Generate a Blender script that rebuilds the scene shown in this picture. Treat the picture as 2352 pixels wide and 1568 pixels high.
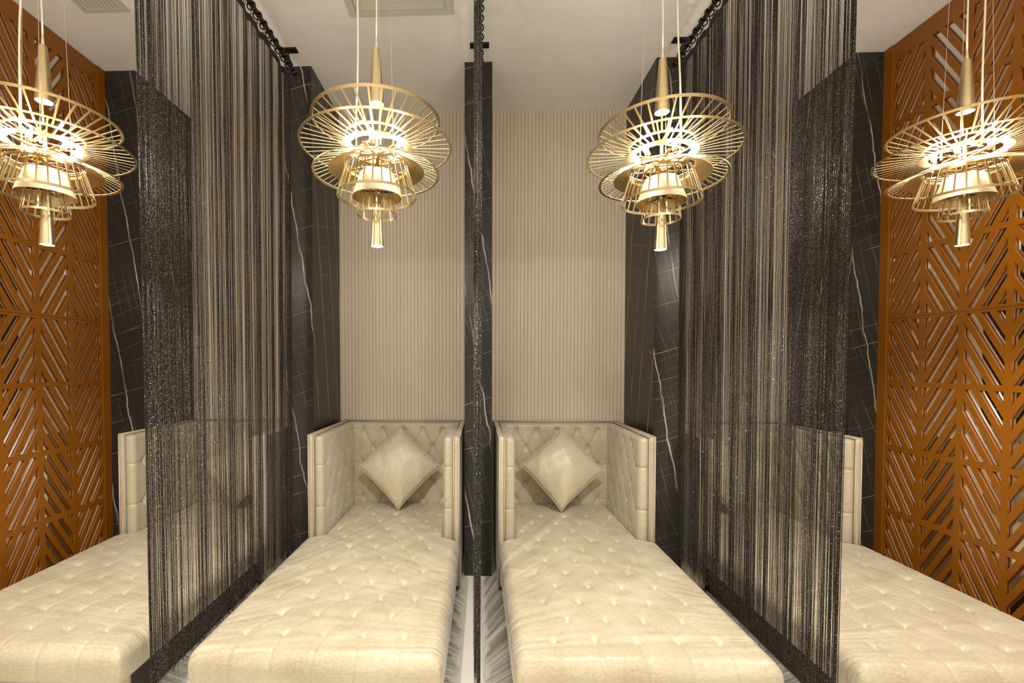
import bpy, bmesh, math, random
import numpy as np
from mathutils import Vector, Matrix

for o in list(bpy.data.objects):
    bpy.data.objects.remove(o, do_unlink=True)
C = bpy.context.scene
COL = C.collection
PI = math.pi

# ------------------------------------------------------------------ camera
W, H = 2352, 1568
F_PX, YAW, PITCH = 1054.3, -0.0378, -0.0245
CX, CY = 1059.4, 861.6
cam = bpy.data.cameras.new('camera')
cam.sensor_width = 36.0
cam.lens = F_PX / W * 36.0
cam.shift_x = (W / 2 - CX) / W
cam.shift_y = (CY - H / 2) / W
cam.clip_start = 0.02
cam_ob = bpy.data.objects.new('camera', cam)
COL.objects.link(cam_ob)
rt = Vector((math.cos(YAW), -math.sin(YAW), 0))
ff = Vector((math.sin(YAW), math.cos(YAW), 0))
fw = ff * math.cos(PITCH) + Vector((0, 0, math.sin(PITCH)))
up = -ff * math.sin(PITCH) + Vector((0, 0, math.cos(PITCH)))
m3 = Matrix((rt, up, -fw)).transposed()
cam_ob.matrix_world = Matrix.Translation((0, 0, 1.5)) @ m3.to_4x4()
C.camera = cam_ob

# ------------------------------------------------------------------ exposure, world
C.view_settings.view_transform = 'Standard'
C.view_settings.look = 'None'
C.view_settings.gamma = 1.0
C.view_settings.use_curve_mapping = False
C.view_settings.exposure = 0.55
wd = bpy.data.worlds.new('world')
C.world = wd
wd.use_nodes = True
wd.node_tree.nodes['Background'].inputs[0].default_value = (1.0, 0.95, 0.87, 1)
wd.node_tree.nodes['Background'].inputs[1].default_value = 0.85

LAMP_COL = (1.0, 0.965, 0.90)
BULB_STRENGTH = 820.0
SPOT_LOW = 46.0
SPOT_HIGH = 9.0
FILL_SPOT = 60.0  # energy of the fill lights added behind the viewpoint

# ------------------------------------------------------------------ room measures
ZC = 3.583           # ceiling
YP = 3.22            # front face of the marble piers
YB = 3.85            # ribbed back wall
XL, XR = -2.667, 2.709   # lattice faces
YN = -1.1            # near end of the room
PIERS = [(-2.70, -2.441), (-1.364, -1.172), (-0.0985, 0.0929), (1.2086, 1.400), (2.523, 2.742)]
ROD_X = [-1.265, 0.004, 1.305]
rnd = random.Random(7)

# ------------------------------------------------------------------ materials
def mat(name):
    m = bpy.data.materials.new(name)
    m.use_nodes = True
    return m, m.node_tree.nodes, m.node_tree.links, m.node_tree.nodes['Principled BSDF']

def simple(name, col, rough=0.5, metal=0.0, spec=0.5, coat=0.0):
    m, n, l, b = mat(name)
    b.inputs['Base Color'].default_value = (*col, 1)
    b.inputs['Roughness'].default_value = rough
    b.inputs['Metallic'].default_value = metal
    b.inputs['Specular IOR Level'].default_value = spec
    b.inputs['Coat Weight'].default_value = coat
    return m

def add_bump(m, scale, strength, dist=0.002, detail=3, stretch=None):
    n, l = m.node_tree.nodes, m.node_tree.links
    b = n['Principled BSDF']
    tc = n.new('ShaderNodeTexCoord'); mp = n.new('ShaderNodeMapping')
    if stretch: mp.inputs['Scale'].default_value = stretch
    ns = n.new('ShaderNodeTexNoise'); ns.inputs['Scale'].default_value = scale; ns.inputs['Detail'].default_value = detail
    bp = n.new('ShaderNodeBump'); bp.inputs['Strength'].default_value = strength; bp.inputs['Distance'].default_value = dist
    l.new(tc.outputs['Object'], mp.inputs['Vector']); l.new(mp.outputs[0], ns.inputs['Vector'])
    l.new(ns.outputs['Fac'], bp.inputs['Height']); l.new(bp.outputs[0], b.inputs['Normal'])
    return ns, mp

def M(n, l, op, a, b=None, c=None, clamp=False):
    x = n.new('ShaderNodeMath'); x.operation = op; x.use_clamp = clamp
    for i, v in enumerate((a, b, c)):
        if v is None: continue
        if isinstance(v, (int, float)): x.inputs[i].default_value = v
        else: l.new(v, x.inputs[i])
    return x.outputs[0]

def fabric_mat():
    m, n, l, b = mat('beige_upholstery')
    tc = n.new('ShaderNodeTexCoord')
    n1 = n.new('ShaderNodeTexNoise'); n1.inputs['Scale'].default_value = 5; n1.inputs['Detail'].default_value = 6
    mp = n.new('ShaderNodeMapping'); mp.inputs['Scale'].default_value = (70, 150, 110)
    n2 = n.new('ShaderNodeTexNoise'); n2.inputs['Scale'].default_value = 1; n2.inputs['Detail'].default_value = 4
    l.new(tc.outputs['Object'], n1.inputs['Vector'])
    l.new(tc.outputs['Object'], mp.inputs['Vector']); l.new(mp.outputs[0], n2.inputs['Vector'])
    f = M(n, l, 'ADD', M(n, l, 'MULTIPLY', n1.outputs['Fac'], 0.5), M(n, l, 'MULTIPLY', n2.outputs['Fac'], 0.5))
    cr = n.new('ShaderNodeValToRGB')
    cr.color_ramp.elements[0].position = 0.33; cr.color_ramp.elements[0].color = (0.44, 0.362, 0.228, 1)
    cr.color_ramp.elements[1].position = 0.66; cr.color_ramp.elements[1].color = (0.62, 0.54, 0.385, 1)
    l.new(f, cr.inputs[0]); l.new(cr.outputs[0], b.inputs['Base Color'])
    b.inputs['Roughness'].default_value = 0.36
    b.inputs['Specular IOR Level'].default_value = 0.45
    b.inputs['Sheen Weight'].default_value = 0.25
    b.inputs['Sheen Roughness'].default_value = 0.5
    bp = n.new('ShaderNodeBump'); bp.inputs['Strength'].default_value = 0.35; bp.inputs['Distance'].default_value = 0.001
    n3 = n.new('ShaderNodeTexNoise'); n3.inputs['Scale'].default_value = 90; n3.inputs['Detail'].default_value = 5
    l.new(tc.outputs['Object'], n3.inputs['Vector'])
    l.new(n3.outputs['Fac'], bp.inputs['Height']); l.new(bp.outputs[0], b.inputs['Normal'])
    return m

def marble_mat():
    m, n, l, b = mat('black_veined_marble')
    g = n.new('ShaderNodeNewGeometry')
    sp = n.new('ShaderNodeSeparateXYZ'); l.new(g.outputs['Position'], sp.inputs[0])
    u = M(n, l, 'ADD', sp.outputs[0], sp.outputs[1]); v = sp.outputs[2]
    nz = n.new('ShaderNodeTexNoise'); nz.inputs['Scale'].default_value = 5.5; nz.inputs['Detail'].default_value = 5; l.new(g.outputs['Position'], nz.inputs['Vector'])
    nf = n.new('ShaderNodeTexNoise'); nf.inputs['Scale'].default_value = 3.0; nf.inputs['Detail'].default_value = 2; l.new(g.outputs['Position'], nf.inputs['Vector'])
    wob = M(n, l, 'MULTIPLY', M(n, l, 'SUBTRACT', nz.outputs['Fac'], 0.5), 0.03)
    def fam(ku, kv, scale, width, wobk, off, masklo, maskhi, maskscale):
        a = M(n, l, 'ADD', M(n, l, 'MULTIPLY', u, ku), M(n, l, 'MULTIPLY', v, kv))
        a = M(n, l, 'ADD', a, M(n, l, 'MULTIPLY', wob, wobk))
        a = M(n, l, 'ADD', M(n, l, 'MULTIPLY', a, scale), off)
        vo = n.new('ShaderNodeTexVoronoi'); vo.voronoi_dimensions = '1D'; vo.feature = 'DISTANCE_TO_EDGE'
        vo.inputs['Scale'].default_value = 1.0
        l.new(a, vo.inputs['W'])
        d = M(n, l, 'DIVIDE', vo.outputs['Distance'], width * scale)
        ln = M(n, l, 'SUBTRACT', 1.0, d, clamp=True)
        mk = n.new('ShaderNodeTexNoise'); mk.noise_dimensions = '4D'; mk.inputs['W'].default_value = off
        mk.inputs['Scale'].default_value = maskscale; l.new(g.outputs['Position'], mk.inputs['Vector'])
        mr = n.new('ShaderNodeMapRange'); mr.inputs[1].default_value = masklo; mr.inputs[2].default_value = maskhi
        l.new(mk.outputs['Fac'], mr.inputs[0])
        return M(n, l, 'MULTIPLY', ln, mr.outputs[0])
    f1 = fam(-0.27, 1.0, 4.5, 0.0030, 0.6, 3.1, 0.42, 0.70, 2.5)
    f2 = fam(1.0, 0.22, 13, 0.0016, 0.35, 11.3, 0.42, 0.70, 3.0)
    f3 = fam(1.0, 0.17, 4.2, 0.0065, 1.8, 5.35, 0.30, 0.60, 4.0)
    f4 = fam(-0.42, 1.0, 8.5, 0.0016, 0.2, 23.7, 0.42, 0.70, 3.5)
    f5 = fam(1.0, 0.42, 9, 0.0016, 0.2, 31.7, 0.47, 0.72, 3.0)
    tot = M(n, l, 'MULTIPLY', f1, 0.75)
    for q, k in ((f2, 0.5), (f3, 1.0), (f4, 0.5), (f5, 0.45)):
        tot = M(n, l, 'MAXIMUM', tot, M(n, l, 'MULTIPLY', q, k))
    base = n.new('ShaderNodeMix'); base.data_type = 'RGBA'
    base.inputs['A'].default_value = (0.005, 0.0045, 0.004, 1); base.inputs['B'].default_value = (0.028, 0.0245, 0.020, 1)
    mr = n.new('ShaderNodeMapRange'); mr.inputs[1].default_value = 0.855; mr.inputs[2].default_value = 0.75
    l.new(nf.outputs['Fac'], mr.inputs[0]); l.new(mr.outputs[0], base.inputs['Factor'])
    mx = n.new('ShaderNodeMix'); mx.data_type = 'RGBA'; mx.inputs['B'].default_value = (0.62, 0.52, 0.40, 1)
    l.new(base.outputs['Result'], mx.inputs['A']); l.new(tot, mx.inputs['Factor'])
    l.new(mx.outputs['Result'], b.inputs['Base Color'])
    b.inputs['Roughness'].default_value = 0.34
    b.inputs['Specular IOR Level'].default_value = 0.28
    return m

def string_mat():
    m, n, l, b = mat('glitter_black_string')
    g = n.new('ShaderNodeNewGeometry')
    wn = n.new('ShaderNodeTexWhiteNoise'); wn.noise_dimensions = '3D'
    vm = n.new('ShaderNodeVectorMath'); vm.operation = 'SNAP'; vm.inputs[1].default_value = (0.0016, 0.0014, 0.0018)
    l.new(g.outputs['Position'], vm.inputs[0]); l.new(vm.outputs[0], wn.inputs['Vector'])
    # a share of the facets is bright foil, each of its own strength
    sepc = n.new('ShaderNodeSeparateColor'); l.new(wn.outputs['Color'], sepc.inputs[0])
    gl = M(n, l, 'MULTIPLY', M(n, l, 'GREATER_THAN', wn.outputs['Value'], 0.80), M(n, l, 'POWER', sepc.outputs[1], 1.5))
    mx = n.new('ShaderNodeMix'); mx.data_type = 'RGBA'
    mx.inputs['A'].default_value = (0.022, 0.016, 0.011, 1); mx.inputs['B'].default_value = (0.72, 0.66, 0.60, 1)
    l.new(gl, mx.inputs['Factor']); l.new(mx.outputs['Result'], b.inputs['Base Color'])
    l.new(gl, b.inputs['Metallic'])
    b.inputs['Specular IOR Level'].default_value = 0.15
    b.inputs['Roughness'].default_value = 0.38
    sc = n.new('ShaderNodeVectorMath'); sc.operation = 'SUBTRACT'; sc.inputs[1].default_value = (0.5, 0.5, 0.5)
    l.new(wn.outputs['Color'], sc.inputs[0])
    s2 = n.new('ShaderNodeVectorMath'); s2.operation = 'SCALE'; s2.inputs['Scale'].default_value = 1.6
    l.new(sc.outputs[0], s2.inputs[0])
    ad = n.new('ShaderNodeVectorMath'); ad.operation = 'ADD'
    l.new(g.outputs['Normal'], ad.inputs[0]); l.new(s2.outputs[0], ad.inputs[1])
    nm = n.new('ShaderNodeVectorMath'); nm.operation = 'NORMALIZE'; l.new(ad.outputs[0], nm.inputs[0])
    l.new(nm.outputs[0], b.inputs['Normal'])
    return m

def emit(name, col, s):
    m, n, l, b = mat(name)
    b.inputs['Base Color'].default_value = (0.9, 0.9, 0.9, 1)
    b.inputs['Emission Color'].default_value = (*col, 1)
    b.inputs['Emission Strength'].default_value = s
    return m

def floor_mat():
    m, n, l, b = mat('white_floor_tile')
    g = n.new('ShaderNodeNewGeometry')
    mp = n.new('ShaderNodeMapping'); mp.inputs['Location'].default_value = (0.45, 0.97, 0)
    br = n.new('ShaderNodeTexBrick'); br.offset = 0.0
    br.inputs['Color1'].default_value = (0.70, 0.66, 0.58, 1); br.inputs['Color2'].default_value = (0.68, 0.64, 0.57, 1)
    br.inputs['Mortar'].default_value = (0.52, 0.48, 0.40, 1); br.inputs['Mortar Size'].default_value = 0.0015
    br.inputs['Scale'].default_value = 1.0; br.inputs['Brick Width'].default_value = 1.2; br.inputs['Row Height'].default_value = 1.2
    l.new(g.outputs['Position'], mp.inputs['Vector']); l.new(mp.outputs[0], br.inputs['Vector'])
    l.new(br.outputs['Color'], b.inputs['Base Color'])
    b.inputs['Roughness'].default_value = 0.22
    return m

def ceiling_mat():
    m = simple('ceiling_paint', (0.86, 0.825, 0.75), 0.7)
    add_bump(m, 2.2, 0.5, 0.02, 4, (1.0, 2.4, 1))
    return m

def lacquer_mat():
    m, n, l, b = mat('orange_brown_lacquer')
    b.inputs['Base Color'].default_value = (0.27, 0.088, 0.004, 1)
    b.inputs['Roughness'].default_value = 0.30
    b.inputs['Specular IOR Level'].default_value = 0.45
    add_bump(m, 9, 0.12, 0.004, 3)
    return m

def brass_mat(name, col, rough):
    m = simple(name, col, rough, 1.0)
    add_bump(m, 60, 0.10, 0.001, 3, (1, 1, 0.1))
    return m

FAB = fabric_mat()
PIPE = simple('beige_piping', (0.54, 0.45, 0.30), 0.45)
CUSH = FAB
MARB = marble_mat()
STR = string_mat()
TAPE = simple('black_heading_tape', (0.015, 0.012, 0.010), 0.75)
ROD = simple('black_chrome', (0.06, 0.05, 0.042), 0.18, 0.9)
FLOOR = floor_mat(); CEIL = ceiling_mat()
RIB = simple('beige_ribbed_board', (0.72, 0.61, 0.46), 0.45)
PLASTER = simple('cream_plaster', (0.62, 0.56, 0.46), 0.7)
LAC = lacquer_mat()
BRASS = brass_mat('brushed_brass', (0.68, 0.55, 0.31), 0.33)
BRASS_IN = brass_mat('satin_brass', (0.66, 0.49, 0.22), 0.36)
SHADE = simple('pale_cream_shade', (0.52, 0.45, 0.30), 0.45)
CORD = simple('clear_cord', (0.78, 0.68, 0.50), 0.35)
WIRE = simple('thin_steel_wire', (0.62, 0.54, 0.42), 0.35, 0.6)
DARK = simple('dark_metal', (0.05, 0.04, 0.03), 0.4, 0.8)
VENT = simple('grey_green_vent_paint', (0.56, 0.54, 0.45), 0.45)
VDARK = simple('vent_shadow_gap', (0.22, 0.21, 0.16), 0.7)
MIRROR = simple('mirror_glass', (0.86, 0.84, 0.80), 0.02, 1.0)
BASE_SHADE = simple('base_shade_brown', (0.045, 0.03, 0.015), 0.55)  # brown stands in for the shade on the bed base sides
FOOT = simple('dark_foot_wood', (0.10, 0.06, 0.03), 0.5)
BULB = emit('lit_bulb', LAMP_COL, BULB_STRENGTH)
LENS = emit('lit_spot_lens', LAMP_COL, 45.0)

# ------------------------------------------------------------------ helpers
def mesh_obj(name, verts, faces, material, parent=None, smooth=False, kind=None, auto=None):
    me = bpy.data.meshes.new(name)
    me.from_pydata([tuple(map(float, v)) for v in verts], [], faces)
    me.update()
    if material: me.materials.append(material)
    if smooth: me.shade_smooth()
    o = bpy.data.objects.new(name, me); COL.objects.link(o)
    if parent: o.parent = parent
    if kind: o['kind'] = kind
    return o

class MB:
    def __init__(s): s.v = []; s.f = []
    def add(s, v, f):
        k = len(s.v); s.v += [tuple(p) for p in v]; s.f += [tuple(i + k for i in q) for q in f]
    def box(s, x0, x1, y0, y1, z0, z1):
        s.add([(x0, y0, z0), (x1, y0, z0), (x1, y1, z0), (x0, y1, z0), (x0, y0, z1), (x1, y0, z1), (x1, y1, z1), (x0, y1, z1)],
              [(0, 3, 2, 1), (4, 5, 6, 7), (0, 1, 5, 4), (1, 2, 6, 5), (2, 3, 7, 6), (3, 0, 4, 7)])
    def tube(s, pts, r, n=8, closed=False, cap=True):
        pts = [Vector(p) for p in pts]; N = len(pts); rr = r if isinstance(r, (list, tuple)) else [r] * N
        k = len(s.v); prev = None
        for i, p in enumerate(pts):
            a = pts[i - 1] if (i > 0 or closed) else p
            b = pts[(i + 1) % N] if (i < N - 1 or closed) else p
            t = (b - a).normalized()
            if prev is None:
                e = t.cross(Vector((0, 0, 1)))
                if e.length < 1e-3: e = Vector((1, 0, 0))
                e.normalize()
            else:
                e = prev - t * prev.dot(t); e.normalize()
            prev = e; g = t.cross(e)
            for j in range(n):
                w = 2 * PI * j / n
                s.v.append(tuple(p + (e * math.cos(w) + g * math.sin(w)) * rr[i]))
        for i in range(N if closed else N - 1):
            i2 = (i + 1) % N
            for j in range(n):
                j2 = (j + 1) % n
                s.f.append((k + i * n + j, k + i * n + j2, k + i2 * n + j2, k + i2 * n + j))
        if cap and not closed:
            s.f.append(tuple(k + j for j in range(n))[::-1]); s.f.append(tuple(k + (N - 1) * n + j for j in range(n)))
    def lathe(s, prof, n=32, cx=0, cy=0, closed=False):
        k = len(s.v); P = len(prof)
        for j in range(n):
            w = 2 * PI * j / n
            for r, z in prof: s.v.append((cx + r * math.cos(w), cy + r * math.sin(w), z))
        for j in range(n):
            j2 = (j + 1) % n
            for i in range(P if closed else P - 1):
                i2 = (i + 1) % P
                s.f.append((k + j * P + i, k + j2 * P + i, k + j2 * P + i2, k + j * P + i2))
    def bar(s, a, b, w, h, side):
        """rectangular bar from a to b; side = unit vector of width w"""
        a = Vector(a); b = Vector(b); t = (b - a).normalized(); sd = Vector(side); sd = (sd - t * sd.dot(t)).normalized(); g = t.cross(sd)
        v = []
        for p in (a, b):
            for p1, p2 in ((-1, -1), (1, -1), (1, 1), (-1, 1)): v.append(p + sd * (p1 * w / 2) + g * (p2 * h / 2))
        s.add(v, [(0, 3, 2, 1), (4, 5, 6, 7), (0, 1, 5, 4), (1, 2, 6, 5), (2, 3, 7, 6), (3, 0, 4, 7)])
    def prism(s, poly, axis_fn, t0, t1):
        """poly: 2D points (convex), axis_fn(p,t)->3D"""
        n = len(poly); v = [axis_fn(p, t0) for p in poly] + [axis_fn(p, t1) for p in poly]
        f = [tuple(range(n))[::-1], tuple(range(n, 2 * n))] + [(i, (i + 1) % n, n + (i + 1) % n, n + i) for i in range(n)]
        s.add(v, f)
    def build(s, name, material, parent=None, smooth=False, kind=None):
        o = mesh_obj(name, s.v, s.f, material, parent, smooth, kind)
        bm = bmesh.new(); bm.from_mesh(o.data); bmesh.ops.recalc_face_normals(bm, faces=bm.faces); bm.to_mesh(o.data); bm.free()
        if smooth:
            o.data.shade_smooth()
        return o

def sharp(o, ang=40):
    o.data.shade_smooth(); 
    bm = bmesh.new(); bm.from_mesh(o.data)
    for e in bm.edges:
        if len(e.link_faces) == 2 and e.calc_face_angle(0) > math.radians(ang): e.smooth = False
    bm.to_mesh(o.data); bm.free()
    return o

def empty(name, loc=(0, 0, 0)):
    o = bpy.data.objects.new(name, None); COL.objects.link(o); o.location = loc; o.empty_display_size = 0.1
    return o

def tag(o, label, cat, group=None, kind=None):
    o['label'] = label; o['category'] = cat
    if group: o['group'] = group
    if kind: o['kind'] = kind
    return o

def copy_tree(o, parent=None):
    c = o.copy(); COL.objects.link(c)
    if parent: c.parent = parent
    for ch in list(o.children): copy_tree(ch, c)
    return c

def rbox(cx, cy, cz, sx, sy, sz, r, nx, ny, nz, warp=None):
    """dense rounded box; warp(P, N) -> P works on numpy arrays"""
    hx, hy, hz = sx / 2, sy / 2, sz / 2
    def lin(h, n): return np.linspace(-h, h, n + 1)
    X, Y, Z = lin(hx, nx), lin(hy, ny), lin(hz, nz)
    vs = []; fs = []; k = 0
    for ax, sg in ((0, -1), (0, 1), (1, -1), (1, 1), (2, -1), (2, 1)):
        a, b = ((Y, Z), (X, Z), (X, Y))[ax]
        A, B = np.meshgrid(a, b, indexing='ij')
        Cc = np.full_like(A, sg * (hx, hy, hz)[ax])
        P = ((Cc, A, B), (A, Cc, B), (A, B, Cc))[ax]
        P = np.stack([p.ravel() for p in P], 1); vs.append(P)
        na, nb = len(a), len(b)
        flip = (sg > 0) ^ (ax == 1)
        for i in range(na - 1):
            for j in range(nb - 1):
                q = (k + i * nb + j, k + (i + 1) * nb + j, k + (i + 1) * nb + j + 1, k + i * nb + j + 1)
                fs.append(q if flip else q[::-1])
        k += na * nb
    P = np.concatenate(vs)
    key = np.round(P * 1e5).astype(np.int64)
    uq, idx, inv = np.unique(key, axis=0, return_index=True, return_inverse=True)
    inv = inv.ravel(); P = P[idx]
    fs = [tuple(int(inv[i]) for i in q) for q in fs]
    hh = np.array([hx, hy, hz]) - r
    Q = np.clip(P, -hh, hh); D = P - Q
    L = np.linalg.norm(D, axis=1, keepdims=True); Nn = D / np.maximum(L, 1e-9)
    P = Q + Nn * r + np.array([cx, cy, cz])
    if warp: P = warp(P, Nn)
    return P, fs

def tuft(u, v, a, b, A, pit, cw=0.12, pr=0.016):
    U = u / a; V = v / b
    s = U + V / 2; t = U - V / 2
    ds = np.abs(s - np.round(s)); dt = np.abs(t - np.round(t))
    h = ((1 - np.exp(-ds / cw)) * (1 - np.exp(-dt / cw))) ** 0.6
    # nearest button
    du = None
    rs, rt_ = np.round(s), np.round(t)
    bu = (rs + rt_) / 2 * a; bv = (rs - rt_) * b
    r2 = (u - bu) ** 2 + (v - bv) ** 2
    return A * h - pit * np.exp(-r2 / (2 * pr ** 2)) - 0.35 * pit * np.exp(-r2 / (2 * (pr * 2.6) ** 2))

# ------------------------------------------------------------------ structure
def struct(o): o['kind'] = 'structure'; return o
mb = MB(); mb.box(-2.95, 2.95, YN, YB + 0.1, -0.1, 0); struct(mb.build('floor', FLOOR))
mb = MB(); mb.box(-2.95, 2.95, YN, YB + 0.1, ZC, ZC + 0.1); struct(mb.build('ceiling', CEIL))
mb = MB(); mb.box(-2.95, -2.70, YN, YB + 0.1, 0, ZC); struct(mb.build('wall_left', PLASTER))
mb = MB(); mb.box(2.742, 2.95, YN, YB + 0.1, 0, ZC); struct(mb.build('wall_right', PLASTER))
# ribbed back wall: narrow boards with V grooves
mb = MB()
pitch = 0.0296
x = -2.70; prof = []
while x < 2.742:
    prof += [(x, YB + 0.008), (x + 0.0020, YB), (x + pitch - 0.0020, YB)]
    x += pitch
k = len(prof)
v = [(p[0], p[1], 0) for p in prof] + [(p[0], p[1], ZC) for p in prof]
f = [(i, i + 1, k + i + 1, k + i) for i in range(k - 1)]
mb.add(v, f)
mb.add([(-2.7, YB + 0.1, 0), (prof[-1][0], YB + 0.1, 0), (prof[-1][0], YB + 0.1, ZC), (-2.7, YB + 0.1, ZC)], [(0, 1, 2, 3)])
o = mesh_obj('wall_back', mb.v, mb.f, RIB); struct(o)
for i, (a, b) in enumerate(PIERS):
    mb = MB(); mb.box(a, b, YP, YB - 0.0005, 0, ZC - 0.001)
    o = struct(mb.build('trim_%d' % (i + 1), MARB))

# ------------------------------------------------------------------ mirrors and lattice screens
def clip_poly(poly, nx, nz, c, keep_less):
    out = []
    n = len(poly)
    for i in range(n):
        p, q = poly[i], poly[(i + 1) % n]
        dp = nx * p[0] + nz * p[1] - c; dq = nx * q[0] + nz * q[1] - c
        if keep_less: dp, dq = -dp, -dq
        if dp >= 0: out.append(p)
        if (dp >= 0) != (dq >= 0):
            t = dp / (dp - dq); out.append((p[0] + (q[0] - p[0]) * t, p[1] + (q[1] - p[1]) * t))
    return out

def lattice(xface, sgn, label, group):
    """sgn +1: thickness grows to +X (right screen)"""
    TH = 0.012
    root = empty('lattice_screen', (xface, 2.0, 0)); tag(root, label, 'screen', group)
    y_far = YP - 0.002; post = 0.062
    y0 = y_far - post
    cw, ch, strip = 0.2335, 0.422, 0.032
    ncol = 9; zj = 1.795
    mid = -0.2
    x0, x1 = (0.0, TH) if sgn > 0 else (-TH, 0.0)
    # end post standing slightly proud
    mb = MB(); p0, p1 = (x0 - (0.008 if sgn > 0 else 0), x1 + (0.008 if sgn < 0 else 0))
    mb.box(p0, p1, y0 - 2.0, y_far - 2.0, 0.0, ZC - 0.002); mb.build('end_post', LAC, root)
    for part, zlo, zhi, rows, slope in (('lower_panel', 0.0, zj - 0.0012, 4, 1), ('upper_panel', zj + 0.0012, ZC - 0.003, 4, -1)):
        mb = MB()
        def fn(p, t): return Vector((t, p[0] - 2.0, p[1]))
        yn = y0 - ncol * cw
        # horizontal strips
        if part == 'lower_panel': zs = [zj - ch * i for i in range(rows + 1)]
        else: zs = [zj + ch * i for i in range(rows + 1)]
        zs = sorted(zs)
        # vertical strips
        for i in range(ncol + 1):
            yc = y0 - i * cw
            a, b = yc - strip / 2, yc + strip / 2
            if i == 0: a, b = y0 - 0.012, y0
            if i == ncol: a, b = yn, yn + strip
            mb.prism([(a, zlo), (b, zlo), (b, zhi), (a, zhi)], fn, x0, x1)
        edges_y = [(y0 - (i + 1) * cw + strip / 2, y0 - i * cw - (0.012 if i == 0 else strip / 2)) for i in range(ncol)]
        for (a, b) in edges_y:
            ci = edges_y.index((a, b))
            # horizontals
            for zi, z in enumerate(zs):
                lo, hi = z - strip / 2, z + strip / 2
                if zi == 0: lo = zlo
                if zi == len(zs) - 1: hi = zhi
                lo = max(lo, zlo); hi = min(hi, zhi)
                mb.prism([(a, lo), (b, lo), (b, hi), (a, hi)], fn, x0, x1)
            for ri in range(rows):
                c0, c1 = zs[ri] + strip / 2, zs[ri + 1] - strip / 2
                cy_, cz_ = (a + b) / 2, (c0 + c1) / 2
                # direction: col 0 lower leans so that its top is at the far side
                d = slope * (1 if ci % 2 == 0 else -1)
                k_ = 1.74 * d
                rect = [(a, c0), (b, c0), (b, c1), (a, c1)]
                P_, S_ = 0.131, 0.058
                for q in range(-4, 5):
                    cc = q * P_
                    lo, hi = cc - S_ / 2, cc + S_ / 2
                    # value: (z-cz) - k (y-cy)
                    pl = clip_poly(rect, -k_, 1, lo + cz_ - k_ * cy_, False)
                    if len(pl) >= 3: pl = clip_poly(pl, -k_, 1, hi + cz_ - k_ * cy_, True)
                    if len(pl) >= 3: mb.prism(pl, fn, x0, x1)
        o = mb.build(part, LAC, root)
    return root
lattice(XL, -1, 'orange-brown lacquered chevron lattice screen along the left wall', 'lattice screens')
lattice(XR, 1, 'orange-brown lacquered chevron lattice screen along the right wall', 'lattice screens')
for nm, xa, lab in (('wall_mirror', (-2.6880, -2.6820), 'tall mirror behind the left orange lattice screen'),
                    ('wall_mirror', (2.7240, 2.7300), 'tall mirror behind the right orange lattice screen')):
    mb = MB(); mb.box(xa[0], xa[1], 0.9, YP - 0.004, 0.004, ZC - 0.004)
    o = mb.build(nm, MIRROR); tag(o, lab, 'mirror')

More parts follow.
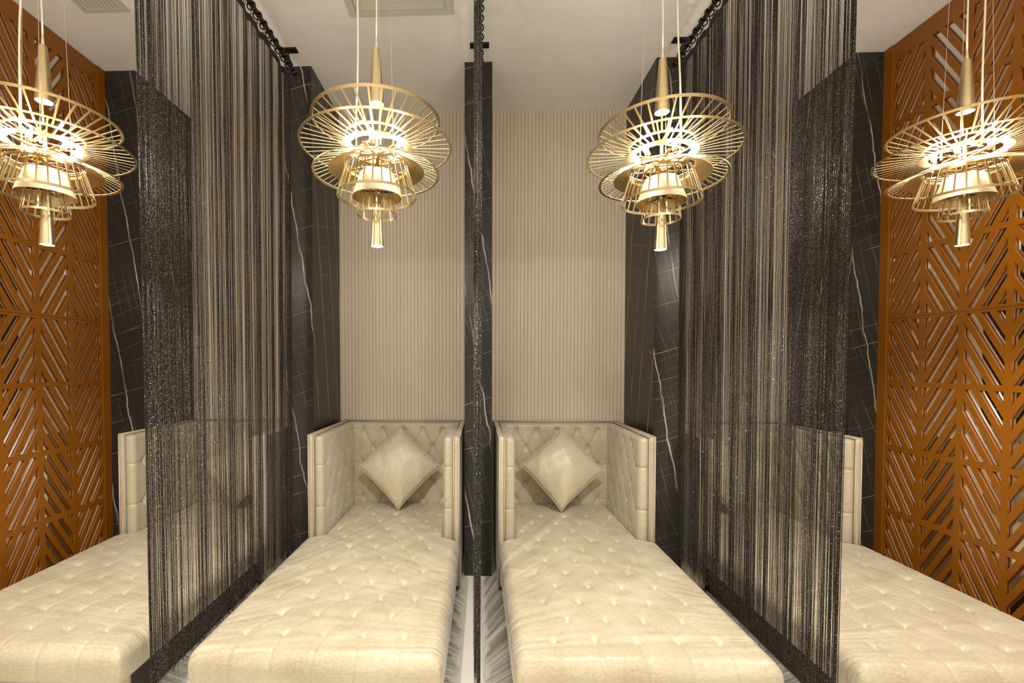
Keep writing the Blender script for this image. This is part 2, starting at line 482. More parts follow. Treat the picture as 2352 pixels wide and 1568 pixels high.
# ------------------------------------------------------------------ day beds
BW = 1.02; YF = 1.735; YPF = 3.0
BY = 2.8   # origin of a bed
def make_bed():
    root = empty('daybed', (0, BY, 0))
    # ---- mattress
    y_back = 3.74
    ylen = y_back - YF
    ymid = (y_back + YF) / 2
    A_, B_ = 0.168, 0.1535
    V0 = 1.875
    rw = np.random.RandomState(3)
    def warp(P, N):
        x, y, z = P[:, 0].copy(), P[:, 1].copy(), P[:, 2].copy()
        t = np.clip((y - (YPF - 0.075)) / 0.06, 0, 1); t = t * t * (3 - 2 * t)
        fac = 1 - t * (1 - 0.405 / (BW / 2))
        x = x * fac
        top = np.clip(N[:, 2], 0, 1); top = np.where(top > 0.2, top, 0) ** 1.0
        h = tuft(x, y - V0, A_, B_, 0.0062, 0.016, 0.028, 0.011) + 0.004
        edge = np.clip((np.abs(x) - 0.345) / 0.06, 0, 1)
        fr = np.clip((V0 - 0.01 - y) / 0.04, 0, 1)
        # pleats running out to the edges at the rows of five
        dv = ((y - V0) / (2 * B_)); dv = np.abs(dv - np.round(dv)) * 2 * B_
        pleat = 0.010 - 0.005 * np.exp(-dv / 0.007)
        pleat = np.where(y > YPF - 0.1, 0.010, pleat)
        du = np.abs(x / A_ - np.round(x / A_)) * A_
        pl2 = 0.010 - 0.007 * np.exp(-du / 0.004)
        hh = h * (1 - edge) + pleat * edge
        hh = hh * (1 - fr) + np.where(np.abs(x) < 0.42, pl2, 0.009) * fr
        wr = 0.0009 * np.sin(x * 37 + 9 * np.sin(y * 11)) * np.sin(y * 29 + 5 * np.sin(x * 13))
        z = z + (hh + wr) * top
        # front face seams and bulge
        fn = np.clip(-N[:, 1], 0, 1)
        y = y - fn * (np.where(np.abs(x) < 0.42, pl2, 0.009) * 0.9)
        # side bulge
        sd = np.clip(np.abs(N[:, 0]), 0, 1)
        x = x + np.sign(x) * sd * 0.004 * np.cos((P[:, 2] - 0.29) * 18) * (1 - t)
        # crown
        z = z + 0.006 * np.clip(1 - (x / 0.5) ** 2, 0, 1) * top
        # bunched vertical corner tucks at the front
        cr = np.exp(-(((np.abs(x) - 0.495) / 0.012) ** 2 + ((y - YF - 0.012) / 0.02) ** 2))
        x = x + np.sign(x) * 0.004 * cr; y = y - 0.004 * cr
        return np.stack([x, y - BY, z], 1)
    P, f = rbox(0, ymid, 0.282, BW, ylen, 0.15, 0.052, 140, 264, 12, warp)
    mt = mesh_obj('mattress', P, f, FAB, root, True)
    # ---- buttons (shared mesh)
    bb = MB(); bb.lathe([(0.0001, 0.0042), (0.004, 0.0038), (0.0075, 0.0022), (0.0088, 0), (0.008, -0.002)], 14)
    bme = bb.build('tuft_button', PIPE, mt, True)
    bdata = bme.data; first = [True]
    def button(loc, rot, parent):
        if first[0]: o = bme; first[0] = False
        else:
            o = bpy.data.objects.new('tuft_button', bdata); COL.objects.link(o)
        o.parent = parent; o.location = loc; o.rotation_euler = rot
    zt = 0.357 + 0.006
    for kk in range(0, 12):
        y = V0 + kk * B_
        us = [-2, -1, 0, 1, 2] if kk % 2 == 0 else [-1.5, -0.5, 0.5, 1.5]
        for u in us:
            x = u * A_
            button((x, y - BY, zt - 0.0235 + 0.006 * (1 - (x / 0.5) ** 2)), (0, 0, 0), mt)
    # ---- base: side shade under the mattress put into its dark colour
    mb = MB(); mb.box(-BW / 2 + 0.09, BW / 2 - 0.09, 1.90 - BY, 3.80 - BY, 0.012, 0.212); mb.build('base', BASE_SHADE, root)
    mb = MB(); mb.box(-BW / 2 + 0.088, BW / 2 - 0.088, 1.888 - BY, 1.8995 - BY, 0.012, 0.2115); mb.build('base_front', FAB, root)  # base front in its own beige, without the darkening of the sides
    # ---- back panel + pad
    ZT = 1.0255; sl = 0.042
    def slab(name, x0, x1, y0, y1, z0):
        sx, sy, sz = x1 - x0, y1 - y0, ZT - z0
        P, f = rbox((x0 + x1) / 2, (y0 + y1) / 2 - BY, (z0 + ZT) / 2, sx, sy, sz, 0.008, max(2, int(sx / 0.02)), max(2, int(sy / 0.02)), 30)
        return mesh_obj(name, P, f, FAB, root, True)
    yb1 = 3.838
    bp = slab('back_panel', -BW / 2 + sl, BW / 2 - sl, yb1 - sl, yb1, 0.03)
    aB, bB, z0B = 0.165, 0.139, 0.964
    zlo = 0.30
    def wb(P, N):
        w = np.clip(-N[:, 1], 0, 1); w = np.where(w > 0.2, w, 0)
        x, y, z = P[:, 0], P[:, 1], P[:, 2]
        h = tuft(x, z - z0B, aB, bB, 0.013, 0.016, 0.055, 0.012)
        e = np.clip((z - (z0B + 0.008)) / 0.03, 0, 1)
        du = np.abs(x / aB - np.round(x / aB)) * aB
        h = h * (1 - e) + (0.009 - 0.008 * np.exp(-du / 0.006)) * e
        e2 = np.clip((np.abs(x) - 0.345) / 0.03, 0, 1)
        dz = (z - z0B) / (2 * bB); dz = np.abs(dz - np.round(dz)) * 2 * bB
        h = h * (1 - e2) + (0.010 - 0.009 * np.exp(-dz / 0.006)) * e2
        y = y - h * w
        return np.stack([x, y - BY, z], 1)
    padw = BW - 2 * sl
    yfp = yb1 - sl - 0.058
    P, f = rbox(0, (yb1 - sl + yfp) / 2, (zlo + ZT - 0.004) / 2, padw, yb1 - sl - yfp, ZT - 0.004 - zlo, 0.027, 150, 8, 120, wb)
    pad = mesh_obj('back_pad', P, f, FAB, bp, True)
    for kk in range(0, 5):
        z = z0B - kk * bB
        us = [-2, -1, 0, 1, 2] if kk % 2 == 0 else [-1.5, -0.5, 0.5, 1.5]
        for u in us: button((u * aB, yfp - BY + 0.0185, z), (PI / 2, 0, 0), pad)
    # ---- side panels
    for s in (-1, 1):
        xo = s * BW / 2; xi = s * (BW / 2 - sl)
        sp = slab('side_panel', min(xo, xi), max(xo, xi), YPF, yb1, 0.03)
        yc0 = 3.085
        def ws(P, N):
            w = np.clip(-s * N[:, 0], 0, 1); w = np.where(w > 0.2, w, 0)
            x, y, z = P[:, 0], P[:, 1], P[:, 2]
            h = tuft(y - yc0 + aB / 2, z - z0B, aB, bB, 0.012, 0.015, 0.055, 0.012)
            e = np.clip((z - (z0B + 0.008)) / 0.03, 0, 1)
            h = h * (1 - e) + 0.008 * e
            e2 = np.clip((yc0 - y) / 0.02, 0, 1)
            dz = (z - z0B + bB) / (2 * bB); dz = np.abs(dz - np.round(dz)) * 2 * bB
            pl = 0.010 - 0.010 * np.exp(-dz / 0.006)
            h = h * (1 - e2) + pl * e2
            x = x - s * h * w
            fr = np.clip(-N[:, 1], 0, 1)
            y = y - fr * pl
            return np.stack([x, y - BY, z], 1)
        xp = s * (BW / 2 - sl - 0.056)
        P, f = rbox((xi + xp) / 2, (YPF + 0.006 + yb1 - sl) / 2, (zlo + ZT - 0.004) / 2, 0.056, yb1 - sl - YPF - 0.006, ZT - 0.004 - zlo, 0.025, 8, 130, 120, ws)
        pd = mesh_obj('side_pad', P, f, FAB, sp, True)
        for kk in range(0, 5):
            z = z0B - kk * bB
            ys = [yc0 + aB * i for i in range(5)] if kk % 2 == 1 else [yc0 + aB * (i + 0.5) for i in range(4)]
            for y in ys:
                if y < 3.76: button((xp + s * 0.0165, y - BY, z), (0, -s * PI / 2, 0), pd)
        # piping: front edge twice and along the top
        mb = MB()
        for xx in (xo - s * 0.006, xi):
            mb.tube([(xx, YPF - BY - 0.001, 0.04), (xx, YPF - BY - 0.001, ZT - 0.004)], 0.0042, 8)
        mb.tube([(xo - s * 0.003, YPF - BY, ZT), (xo - s * 0.003, yb1 - BY, ZT)], 0.0042, 8)
        mb.tube([(xi, YPF - BY, ZT - 0.001), (xi, yb1 - sl - BY, ZT - 0.001)], 0.0042, 8)
        mb.build('piping', PIPE, sp, True)
        mb = MB(); mb.lathe([(0.0001, 0), (0.015, 0), (0.018, 0.032), (0.0001, 0.032)], 12, xo - s * 0.022, YPF + 0.03 - BY)
        mb.build('foot', FOOT, root, True)
    mb = MB()
    mb.tube([(-BW / 2 + sl, yb1 - sl - BY, ZT - 0.001), (BW / 2 - sl, yb1 - sl - BY, ZT - 0.001)], 0.0042, 8)
    mb.tube([(-BW / 2 + 0.004, yb1 - 0.003 - BY, ZT), (BW / 2 - 0.004, yb1 - 0.003 - BY, ZT)], 0.0042, 8)
    mb.build('piping', PIPE, bp, True)
    for s in (-1, 1):
        mb = MB(); mb.lathe([(0.0001, 0), (0.015, 0), (0.018, 0.032), (0.0001, 0.032)], 12, s * (BW / 2 - 0.022), 3.80 - BY)
        mb.build('foot', FOOT, root, True)
    return root

bed = make_bed()
BEDS = [(-0.634, 'beige button-tufted daybed just left of the central black marble pier'),
        (0.641, 'beige button-tufted daybed just right of the central black marble pier'),
        (-1.925, 'beige button-tufted daybed beside the left lattice screen, half behind a string curtain'),
        (1.930, 'beige button-tufted daybed beside the right lattice screen, half behind a string curtain')]
for i, (x, lab) in enumerate(BEDS):
    b = bed if i == 0 else copy_tree(bed)
    b.location = (x, BY, 0)
    b.rotation_euler = (0, 0, (-0.014, 0.008, 0, 0)[i])
    tag(b, lab, 'daybed', 'tufted daybeds in a row')

# ------------------------------------------------------------------ cushions
def make_cushion():
    N = 40; S = 0.226; P = []; f = []
    for sgn in (1, -1):
        k = len(P)
        for i in range(N + 1):
            for j in range(N + 1):
                a = (i / N * 2 - 1); b = (j / N * 2 - 1)
                th = 0.074 * (max(0, (1 - a ** 2)) * max(0, (1 - b ** 2))) ** 0.42
                # corners pull out, sides pinch in
                pin = 1 - 0.055 * (1 - b ** 4) ** 1 * abs(a) ** 3
                pin2 = 1 - 0.055 * (1 - a ** 4) * abs(b) ** 3
                wr = 0.0025 * math.sin(a * 9 + b * 5) * math.sin(b * 7 - a * 3) * (1 - a ** 4) * (1 - b ** 4)
                P.append((a * S * pin, sgn * (th + wr), b * S * pin2))
        for i in range(N):
            for j in range(N):
                q = (k + i * (N + 1) + j, k + (i + 1) * (N + 1) + j, k + (i + 1) * (N + 1) + j + 1, k + i * (N + 1) + j + 1)
                f.append(q if sgn < 0 else q[::-1])
    root = empty('cushion')
    o = mesh_obj('cover', P, f, CUSH, root, True)
    bm = bmesh.new(); bm.from_mesh(o.data); bmesh.ops.remove_doubles(bm, verts=bm.verts, dist=1e-4); bm.to_mesh(o.data); bm.free()
    loop = []
    for side in range(4):
        for i in range(N):
            t = i / N * 2 - 1
            e = 1 - 0.055 * (1 - t ** 4)
            p = [(t, -e), (e, t), (-t, e), (-e, -t)][side]
            loop.append((p[0] * S * 1.006, 0, p[1] * S * 1.006))
    mb = MB(); mb.tube(loop, 0.0042, 8, closed=True); mb.build('piping', PIPE, root, True)
    return root
cu = make_cushion()
CUS = [((-0.617, 3.545, 0.700), 45, 4, 'beige square cushion standing on its corner on the daybed left of the central pier'),
       ((0.643, 3.545, 0.700), 48, -2, 'beige square cushion standing on its corner on the daybed right of the central pier'),
       ((-1.885, 3.545, 0.700), 45, 0, 'beige square cushion on the far left daybed, seen through the string curtain'),
       ((1.890, 3.545, 0.700), 44, 0, 'beige square cushion on the far right daybed, seen through the string curtain')]
for i, (loc, ang, yw, lab) in enumerate(CUS):
    c = cu if i == 0 else copy_tree(cu)
    c.location = loc
    R_ = Matrix.Rotation(math.radians(yw), 3, 'Z') @ Matrix.Rotation(math.radians(-15), 3, 'X') @ Matrix.Rotation(math.radians(ang), 3, 'Y')
    c.rotation_euler = R_.to_euler()
    tag(c, lab, 'cushion', 'cushions on the daybeds')

# ------------------------------------------------------------------ curtain rods with rings
Y0C, Y1C = 1.665, 3.075
ZR = 3.50
ring_mb = MB()
ring_mb.tube([(0.0235 * math.cos(2 * PI * i / 20), 0, 0.0235 * math.sin(2 * PI * i / 20)) for i in range(20)], 0.0046, 8, closed=True)
eye = MB(); eye.tube([(0, 0.008 * math.cos(2 * PI * i / 12), -0.0355 + 0.010 * math.sin(2 * PI * i / 12)) for i in range(12)], 0.0018, 6, closed=True)
ring_data = None; eye_data = None
for X, side, lab in zip(ROD_X, ('left', 'central', 'right'),
                        ('black metal curtain rod with rings under the ceiling, left of the two middle daybeds',
                         'black metal curtain rod with rings end-on above the central marble pier',
                         'black metal curtain rod with rings under the ceiling, right of the two middle daybeds')):
    root = empty('curtain_rod', (X, 2.37, ZR)); tag(root, lab, 'curtain rod', 'ceiling curtain rods')
    mb = MB(); mb.tube([(0, 1.50 - 2.37, 0), (0, 3.125 - 2.37, 0)], 0.0150, 20); sharp(mb.build('pole', ROD, root))
    for yy, s in ((3.125, 1), (1.50, -1)):
        mb = MB()
        prof = [(0.0135, 0), (0.021, 0.003), (0.021, 0.012), (0.014, 0.016), (0.019, 0.024), (0.022, 0.034), (0.018, 0.045), (0.008, 0.052), (0.0001, 0.053)]
        mb.lathe(prof, 20)
        o = mb.build('finial', ROD, root, True)
        o.location = (0, yy - 2.37, 0); o.rotation_euler = (-s * PI / 2, 0, 0)
    for yy in (3.05, 1.56):
        mb = MB(); mb.box(-0.062, 0.062, yy - 2.37 - 0.024, yy - 2.37 + 0.024, ZC - ZR - 0.010, ZC - ZR - 0.0005)
        mb.tube([(0, yy - 2.37, ZC - ZR - 0.008), (0, yy - 2.37, 0.012)], 0.007, 12)
        mb.lathe([(0.0001, 0.02), (0.012, 0.022), (0.0145, 0.03), (0.012, 0.038), (0.0001, 0.04)], 14, 0, yy - 2.37)
        mb.tube([(0.0185 * math.cos(2 * PI * i / 20), yy - 2.37, 0.0185 * math.sin(2 * PI * i / 20)) for i in range(20)], 0.0055, 8, closed=True)
        sharp(mb.build('bracket', DARK, root))
    for i in range(20):
        yy = Y0C + 0.01 + i * (Y1C - Y0C - 0.02) / 19
        if ring_data is None:
            o = ring_mb.build('ring', ROD, root, True); ring_data = o.data
            e = eye.build('eyelet', ROD, o, True); eye_data = e.data
        else:
            o = bpy.data.objects.new('ring', ring_data); COL.objects.link(o); o.parent = root
            e = bpy.data.objects.new('eyelet', eye_data); COL.objects.link(e); e.parent = o
        o.location = (0, yy - 2.37, -0.0095); o.rotation_euler = (0, 0, rnd.uniform(-0.25, 0.25))

# ------------------------------------------------------------------ string curtains
def curtain(X, seed, lab, clump, nstr, wv=0.007):
    r_ = random.Random(seed)
    root = empty('string_curtain', (X, 2.37, 0.0)); tag(root, lab, 'curtain', 'black glittering string curtains')
    L = Y1C - Y0C
    def wave(y): return wv * math.sin(2 * PI * (y - Y0C) / 0.1484) + 0.003 * math.sin(y * 17 + seed)
    def sag(y):
        t = ((y - Y0C) / 0.0737) % 1.0
        return 3.440 - 0.012 * math.sin(PI * t) - 0.004 * math.sin(y * 9)
    # heading tape
    mb = MB(); n = 240; k = 0; v = []; f = []
    for i in range(n + 1):
        y = Y0C + L * i / n; x = wave(y); zt = sag(y)
        for dx in (-0.0012, 0.0012):
            for dz in (0, -0.040): v.append((x + dx, y - 2.37, zt + dz))
    for i in range(n):
        a = i * 4; b = a + 4
        f += [(a, b, b + 1, a + 1), (a + 2, a + 3, b + 3, b + 2), (a, a + 2, b + 2, b), (a + 1, b + 1, b + 3, a + 3)]
    mb.add(v, f); mb.build('heading_tape', TAPE, root)
    # strings
    ys = []
    y = Y0C
    w = []
    # clump density field
    t = Y0C; dens = []
    while t < Y1C:
        wd_ = r_.uniform(0.004, 0.030) * clump; dn = r_.choice([0.18, 0.5, 0.8, 1.1, 1.5, 1.9])
        dens.append((t, t + wd_, dn)); t += wd_
    tot = sum((b - a) * d for a, b, d in dens)
    for a, b, d in dens:
        m_ = nstr * (b - a) * d / tot
        m_ = int(m_) + (1 if r_.random() < m_ - int(m_) else 0)
        for _ in range(m_): ys.append(r_.uniform(a, b))
    ys += [Y0C + r_.uniform(0, 0.012) for _ in range(12)] + [Y1C - r_.uniform(0, 0.016) for _ in range(14)]
    V = []; Fc = []
    for y in ys:
        zt = sag(y) - 0.038; zb = 0.255 + r_.uniform(-0.035, 0.03) + (r_.random() < 0.06) * r_.uniform(-0.06, 0.05)
        x = wave(y) + r_.uniform(-0.004, 0.004)
        mid = 2.37
        # strings draw together slightly on their way down
        yb = y + (mid - y) * 0.05 + r_.uniform(-0.006, 0.006)
        xb = x * 0.8 + r_.uniform(-0.005, 0.005)
        rad = r_.uniform(0.0004, 0.00095)
        ph = r_.uniform(0, 6.28); am = r_.uniform(0, 0.0016)
        k = len(V); n = 14; a0 = r_.uniform(0, 6.28)
        for i in range(n + 1):
            q = i / n; z = zt + (zb - zt) * q
            px = x + (xb - x) * q + am * math.sin(ph + q * 7); py = y + (yb - y) * q + am * math.sin(ph * 2 + q * 9)
            for j in range(3):
                w_ = a0 + j * 2 * PI / 3
                V.append((px + rad * math.cos(w_), py - 2.37 + rad * math.sin(w_), z))
        for i in range(n):
            for j in range(3):
                j2 = (j + 1) % 3
                Fc.append((k + i * 3 + j, k + i * 3 + j2, k + (i + 1) * 3 + j2, k + (i + 1) * 3 + j))
    o = mesh_obj('strings', V, Fc, STR, root, False); o['kind'] = 'stuff'
    return root
curtain(ROD_X[0], 11, 'black glitter string curtain between the two left daybeds', 0.5, 800)
curtain(ROD_X[1] - 0.009, 23, 'black glitter string curtain seen edge-on in front of the central pier', 0.6, 830, 0.011)
curtain(ROD_X[2], 37, 'black glitter string curtain between the two right daybeds', 0.25, 1060)

# ------------------------------------------------------------------ chandeliers
def wheel(root, name, ro, zo, ri, zi, nb, band=0.009, bar=0.0062, inner_band=None, mt=None):
    mb = MB(); sl = math.atan2(zo - zi, ro - ri); cs, sn = math.cos(sl), math.sin(sl)
    def ring(r, z, w, th, out):
        a = (r, z); d = (-cs * w * out, -sn * w * out); nn = (-sn * th / 2, cs * th / 2)
        return [(a[0] + nn[0], a[1] + nn[1]), (a[0] - nn[0], a[1] - nn[1]), (a[0] + d[0] - nn[0], a[1] + d[1] - nn[1]), (a[0] + d[0] + nn[0], a[1] + d[1] + nn[1])]
    mb.lathe(ring(ro, zo, band, 0.0035, 1), 72, closed=True)
    o = sharp(mb.build(name, BRASS, root))
    mb = MB()
    ib = inner_band or band
    mb.lathe(ring(ri, zi, ib, 0.003, 1), 64, closed=True)
    sharp(mb.build('hub_ring', BRASS, o))
    mb = MB()
    for i in range(nb):
        w = 2 * PI * (i + 0.5) / nb; c, s = math.cos(w), math.sin(w)
        mb.bar(((ro - 0.004) * c, (ro - 0.004) * s, zo - sn * 0.004), ((ri - 0.004) * c, (ri - 0.004) * s, zi - sn * 0.004), bar, 0.002, (-s, c, 0))
    mb.build('spokes', BRASS, o)
    return o

def cage(root, name, rt_, zt, rb, zb, nb, band, bar):
    mb = MB()
    def bandp(r, z, h):
        k = (rb - rt_) / (zb - zt)
        return [(r, z), (r + k * h, z + h), (r + k * h - 0.002, z + h), (r - 0.002, z)]
    mb.lathe(bandp(rt_, zt - band, band), 56, closed=True)
    mb.lathe(bandp(rb, zb, band), 56, closed=True)
    o = sharp(mb.build(name, BRASS, root))
    mb = MB()
    for i in range(nb):
        w = 2 * PI * (i + 0.5) / nb; c, s = math.cos(w), math.sin(w)
        mb.bar(((rt_ - .001) * c, (rt_ - .001) * s, zt - 0.002), ((rb - .001) * c, (rb - .001) * s, zb + 0.002), bar, 0.002, (-s, c, 0))
    mb.build('bars', BRASS, o)
    return o

def make_chandelier():
    root = empty('chandelier')
    wheel(root, 'upper_wheel', 0.239, 0.466, 0.123, 0.406, 32, 0.010, 0.0062, 0.010)
    wheel(root, 'middle_wheel', 0.2825, 0.368, 0.133, 0.367, 46, 0.009, 0.0052, 0.030)
    wheel(root, 'lower_wheel', 0.235, 0.266, 0.126, 0.310, 44, 0.009, 0.0052, 0.010)
    mb = MB(); mb.lathe([(0.120, 0.308), (0.178, 0.280), (0.1775, 0.2785), (0.1195, 0.3065)], 72, closed=True)
    sharp(mb.build('cone_skirt', BRASS_IN, root), 60)
    cage(root, 'large_cage', 0.116, 0.297, 0.149, 0.183, 28, 0.010, 0.0052)
    mb = MB(); mb.lathe([(0.060, 0.274), (0.093, 0.182), (0.0915, 0.182), (0.0585, 0.274)], 64, closed=True)
    ds = sharp(mb.build('drum_shade', SHADE, root), 60)
    mb = MB(); mb.lathe([(0.0583, 0.2735), (0.0913, 0.1822), (0.0905, 0.1822), (0.0575, 0.2735)], 64, closed=True); sharp(mb.build('shade_lining', BRASS_IN, ds), 60)
    cage(root, 'small_cage', 0.060, 0.205, 0.0745, 0.114, 16, 0.009, 0.005)
    # hub: plates with spoked arms, centre rod, posts
    for nm, z, rr in (('upper_plate', 0.412, 0.118), ('bulb_plate', 0.340, 0.112), ('lower_plate', 0.300, 0.114)):
        mb = MB()
        mb.lathe([(0.018, z), (0.018, z + 0.003), (0.002, z + 0.003), (0.002, z)], 20, closed=True)
        for i in range(3 if nm == 'upper_plate' else 6):
            w = 2 * PI * i / (3 if nm == 'upper_plate' else 6) + (0.3 if nm != 'lower_plate' else 0.8); c, s = math.cos(w), math.sin(w)
            mb.bar((0.012 * c, 0.012 * s, z + 0.0015), (rr * c, rr * s, z + 0.0015), 0.013, 0.0025, (-s, c, 0))
        if nm != 'upper_plate':
            mb.lathe([(0.066, z), (0.066, z + 0.003), (0.058, z + 0.003), (0.058, z)], 40, closed=True)
        mb.build(nm, BRASS_IN, root)
    mb = MB(); mb.tube([(0, 0, 0.20), (0, 0, 0.425)], 0.006, 12); mb.tube([(0, 0, 0.205), (0, 0, 0.232)], 0.013, 14); sharp(mb.build('centre_rod', BRASS_IN, root))
    mb = MB()
    for i in range(4):
        w = i * PI / 2 + 0.2; mb.bar((0.01 * math.cos(w), 0.01 * math.sin(w), 0.205), (0.060 * math.cos(w), 0.060 * math.sin(w), 0.205), 0.010, 0.004, (-math.sin(w), math.cos(w), 0))
    mb.build('cross_arms', DARK, root)
    for i in range(3):
        w = 2 * PI * i / 3 + 0.9
        mb = MB(); mb.tube([(0.082 * math.cos(w), 0.082 * math.sin(w), 0.345), (0.082 * math.cos(w), 0.082 * math.sin(w), 0.43)], 0.0032, 8); sharp(mb.build('post', BRASS_IN, root))
    # bulbs
    bd = None
    for i in range(6):
        w = 2 * PI * i / 6 + 0.55
        hol = MB(); hol.lathe([(0.0001, 0), (0.009, 0), (0.009, 0.012), (0.0001, 0.012)], 12)
        bl = MB(); bl.lathe([(0.0001, 0.010), (0.0075, 0.012), (0.010, 0.022), (0.009, 0.032), (0.0001, 0.038)], 10)
        if bd is None:
            h_ = sharp(hol.build('bulb_holder', BRASS_IN, root)); b_ = bl.build('bulb', BULB, h_, True); bd = (h_.data, b_.data)
        else:
            h_ = bpy.data.objects.new('bulb_holder', bd[0]); COL.objects.link(h_); h_.parent = root
            b_ = bpy.data.objects.new('bulb', bd[1]); COL.objects.link(b_); b_.parent = h_
        h_.location = (0.090 * math.cos(w), 0.090 * math.sin(w), 0.343)
        if i % 2: h_.rotation_euler = (0, 0.9, w)
    # spot cones
    for nm, zb, zt, rb, rt_, pw in (('lower_spot_cone', 0.0, 0.200, 0.0245, 0.0125, SPOT_LOW), ('upper_spot_cone', 0.530, 0.735, 0.0275, 0.0135, SPOT_HIGH)):
        mb = MB(); mb.lathe([(0.0001, zt), (rt_ - 0.002, zt), (rt_, zt - 0.003), (rb, zb), (rb - 0.002, zb), (rb - 0.0035, zb + 0.004), (0.0001, zb + 0.006)], 36)
        co = sharp(mb.build(nm, BRASS, root), 30)
        mb = MB(); mb.lathe([(0.0001, zb + 0.0035), (rb - 0.0042, zb + 0.0035), (rb - 0.0042, zb + 0.0030), (0.0001, zb + 0.0030)], 28); mb.build('spot_lens', LENS, co)
        ld = bpy.data.lights.new(nm + '_light', 'SPOT'); ld.energy = pw; ld.color = LAMP_COL; ld.spot_size = math.radians(150); ld.spot_blend = 0.6; ld.shadow_soft_size = 0.012
        lo = bpy.data.objects.new('spot_light', ld); COL.objects.link(lo); lo.parent = co; lo.location = (0, 0, zb - 0.006)
    mb = MB(); mb.lathe([(0.0001, 0.765), (0.0035, 0.765), (0.006, 0.735), (0.0001, 0.735)], 12); mb.build('cord_grip', CORD, root, True)
    return root

def hang(root, z, seed):
    """cords from the fitting up to its ceiling canopy"""
    r_ = random.Random(seed)
    top = ZC - z
    mb = MB(); mb.lathe([(0.0001, top - 0.028), (0.070, top - 0.028), (0.075, top - 0.022), (0.075, top - 0.001), (0.0001, top - 0.001)], 40); sharp(mb.build('ceiling_canopy', BRASS, root))
    def cord(nm, p0, p1, r, m, wob):
        pts = []
        for i in range(13):
            t = i / 12
            pts.append((p0[0] + (p1[0] - p0[0]) * t + wob * math.sin(t * 7 + seed) * math.sin(PI * t), p0[1] + (p1[1] - p0[1]) * t, p0[2] + (p1[2] - p0[2]) * t))
        mb = MB(); mb.tube(pts, r, 8); mb.build(nm, m, root, True)
    cord('spot_cord', (0, 0, 0.760), (0.0, 0.0, top - 0.026), 0.0030, CORD, 0.004)
    cord('power_cord', (-0.085 if seed % 2 else 0.085, 0.01, 0.425), (-0.04 if seed % 2 else 0.05, 0, top - 0.026), 0.0034, CORD, 0.008)
    for i in range(3):
        w = 2 * PI * i / 3 + 0.9
        cord('suspension_wire', (0.082 * math.cos(w), 0.082 * math.sin(w), 0.428), (0.05 * math.cos(w), 0.05 * math.sin(w), top - 0.026), 0.0009, WIRE, 0)

base_ch = make_chandelier()
CH = [(-0.384, 1.737, 1.945, 0.0, 1, 'brass wheel-and-cage chandelier hanging left of the edge-on curtain, over the middle-left daybed'),
      (0.712, 1.838, 1.947, 0.12, 2, 'brass wheel-and-cage chandelier hanging right of the edge-on curtain, over the middle-right daybed'),
      (-1.618, 1.674, 1.946, 0.25, 3, 'brass wheel-and-cage chandelier at the far left, in front of the left lattice'),
      (1.949, 1.94, 1.978, 0.05, 4, 'brass wheel-and-cage chandelier at the far right, in front of the right lattice')]
roots = [base_ch] + [copy_tree(base_ch) for _ in range(3)]
for rt0, (x, y, z, rz, seed, lab) in zip(roots, CH):
    rt0.location = (x, y, z); rt0.rotation_euler = (0, 0, rz)
    hang(rt0, z, seed)
    tag(rt0, lab, 'chandelier', 'brass chandeliers')

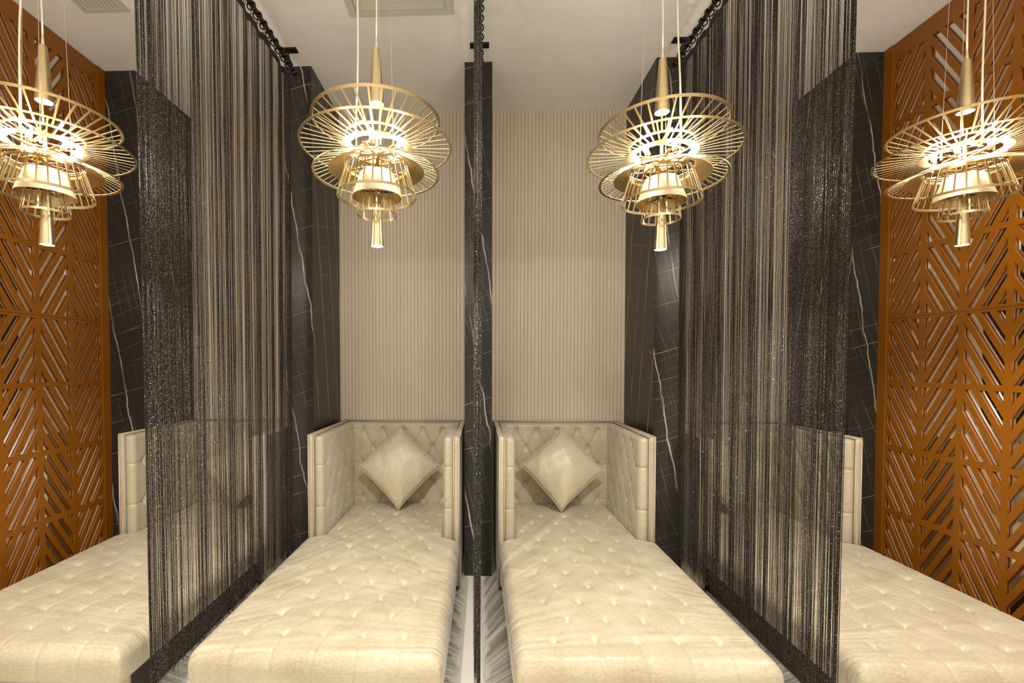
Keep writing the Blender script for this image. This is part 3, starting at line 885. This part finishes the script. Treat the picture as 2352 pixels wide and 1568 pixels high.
# ------------------------------------------------------------------ ceiling vents
def frame_ring(mb, x0, x1, y0, y1, w, z0, z1):
    mb.box(x0, x1, y0, y0 + w, z0, z1); mb.box(x0, x1, y1 - w, y1, z0, z1)
    mb.box(x0, x0 + w, y0 + w, y1 - w, z0, z1); mb.box(x1 - w, x1, y0 + w, y1 - w, z0, z1)
def pyramid_ring(mb, xc, yc, s0, z0, s1, z1, th=0.002):
    v = []
    for s, z in ((s0, z0), (s1, z1), (s1 - th, z1), (s0 - th, z0)):
        v += [(xc - s, yc - s, z), (xc + s, yc - s, z), (xc + s, yc + s, z), (xc - s, yc + s, z)]
    f = []
    for a in range(4):
        b = (a + 1) % 4
        for i in range(4):
            j = (i + 1) % 4; f.append((a * 4 + i, a * 4 + j, b * 4 + j, b * 4 + i))
    mb.add(v, f)
root = empty('ceiling_diffuser', (-0.46, 2.462, ZC)); tag(root, 'grey-green square air diffuser in the ceiling above the left of centre', 'air vent')
mb = MB(); frame_ring(mb, -0.31, 0.31, -0.31, 0.31, 0.045, -0.012, -0.0005); mb.build('frame', VENT, root)
for i, s in enumerate((0.262, 0.205, 0.150, 0.095)):
    mb = MB(); pyramid_ring(mb, 0, 0, s, -0.010, s - 0.048, -0.002); mb.build('louvre', VENT, root)
root = empty('ceiling_grille', (-2.19, 2.545, ZC)); tag(root, 'small slatted air grille in the ceiling at the far left', 'air vent')
mb = MB(); frame_ring(mb, -0.137, 0.137, -0.137, 0.137, 0.026, -0.010, -0.0005); mb.build('frame', VENT, root)
mb = MB(); mb.box(-0.111, 0.111, -0.111, 0.111, -0.0020, -0.0005); mb.build('backing', VDARK, root)
for i in range(9):
    xx = -0.099 + i * 0.0248
    mb = MB(); mb.bar((xx, -0.111, -0.0055), (xx, 0.111, -0.0055), 0.016, 0.0012, (0.9, 0, 0.35)); mb.build('slat', VENT, root)

# ------------------------------------------------------------------ unseen fill lights, added behind the viewpoint to brighten the front
dl = None
for i, (x, y) in enumerate(((-1.5, -0.6), (0.0, -0.6), (1.5, -0.6))):
    root = empty('added_fill_light', (x, y, ZC)); tag(root, 'added unseen ceiling downlight behind the viewpoint, ' + ('left of', 'in', 'right of')[i] + ' the middle', 'fill_light', 'added fill lights')
    mb = MB(); mb.lathe([(0.055, -0.001), (0.055, -0.006), (0.042, -0.008), (0.040, -0.001)], 28, closed=True); mb.build('trim_ring', SHADE, root)
    mb = MB(); mb.lathe([(0.0001, -0.002), (0.040, -0.002), (0.040, -0.004), (0.0001, -0.004)], 24); mb.build('lens', LENS, root)
    ld = bpy.data.lights.new('fill_light', 'SPOT'); ld.energy = FILL_SPOT; ld.color = (1.0, 0.93, 0.83); ld.spot_size = math.radians(160); ld.spot_blend = 0.8; ld.shadow_soft_size = 0.04
    lo = bpy.data.objects.new('fill_lamp', ld); COL.objects.link(lo); lo.parent = root; lo.location = (0, 0, -0.02)
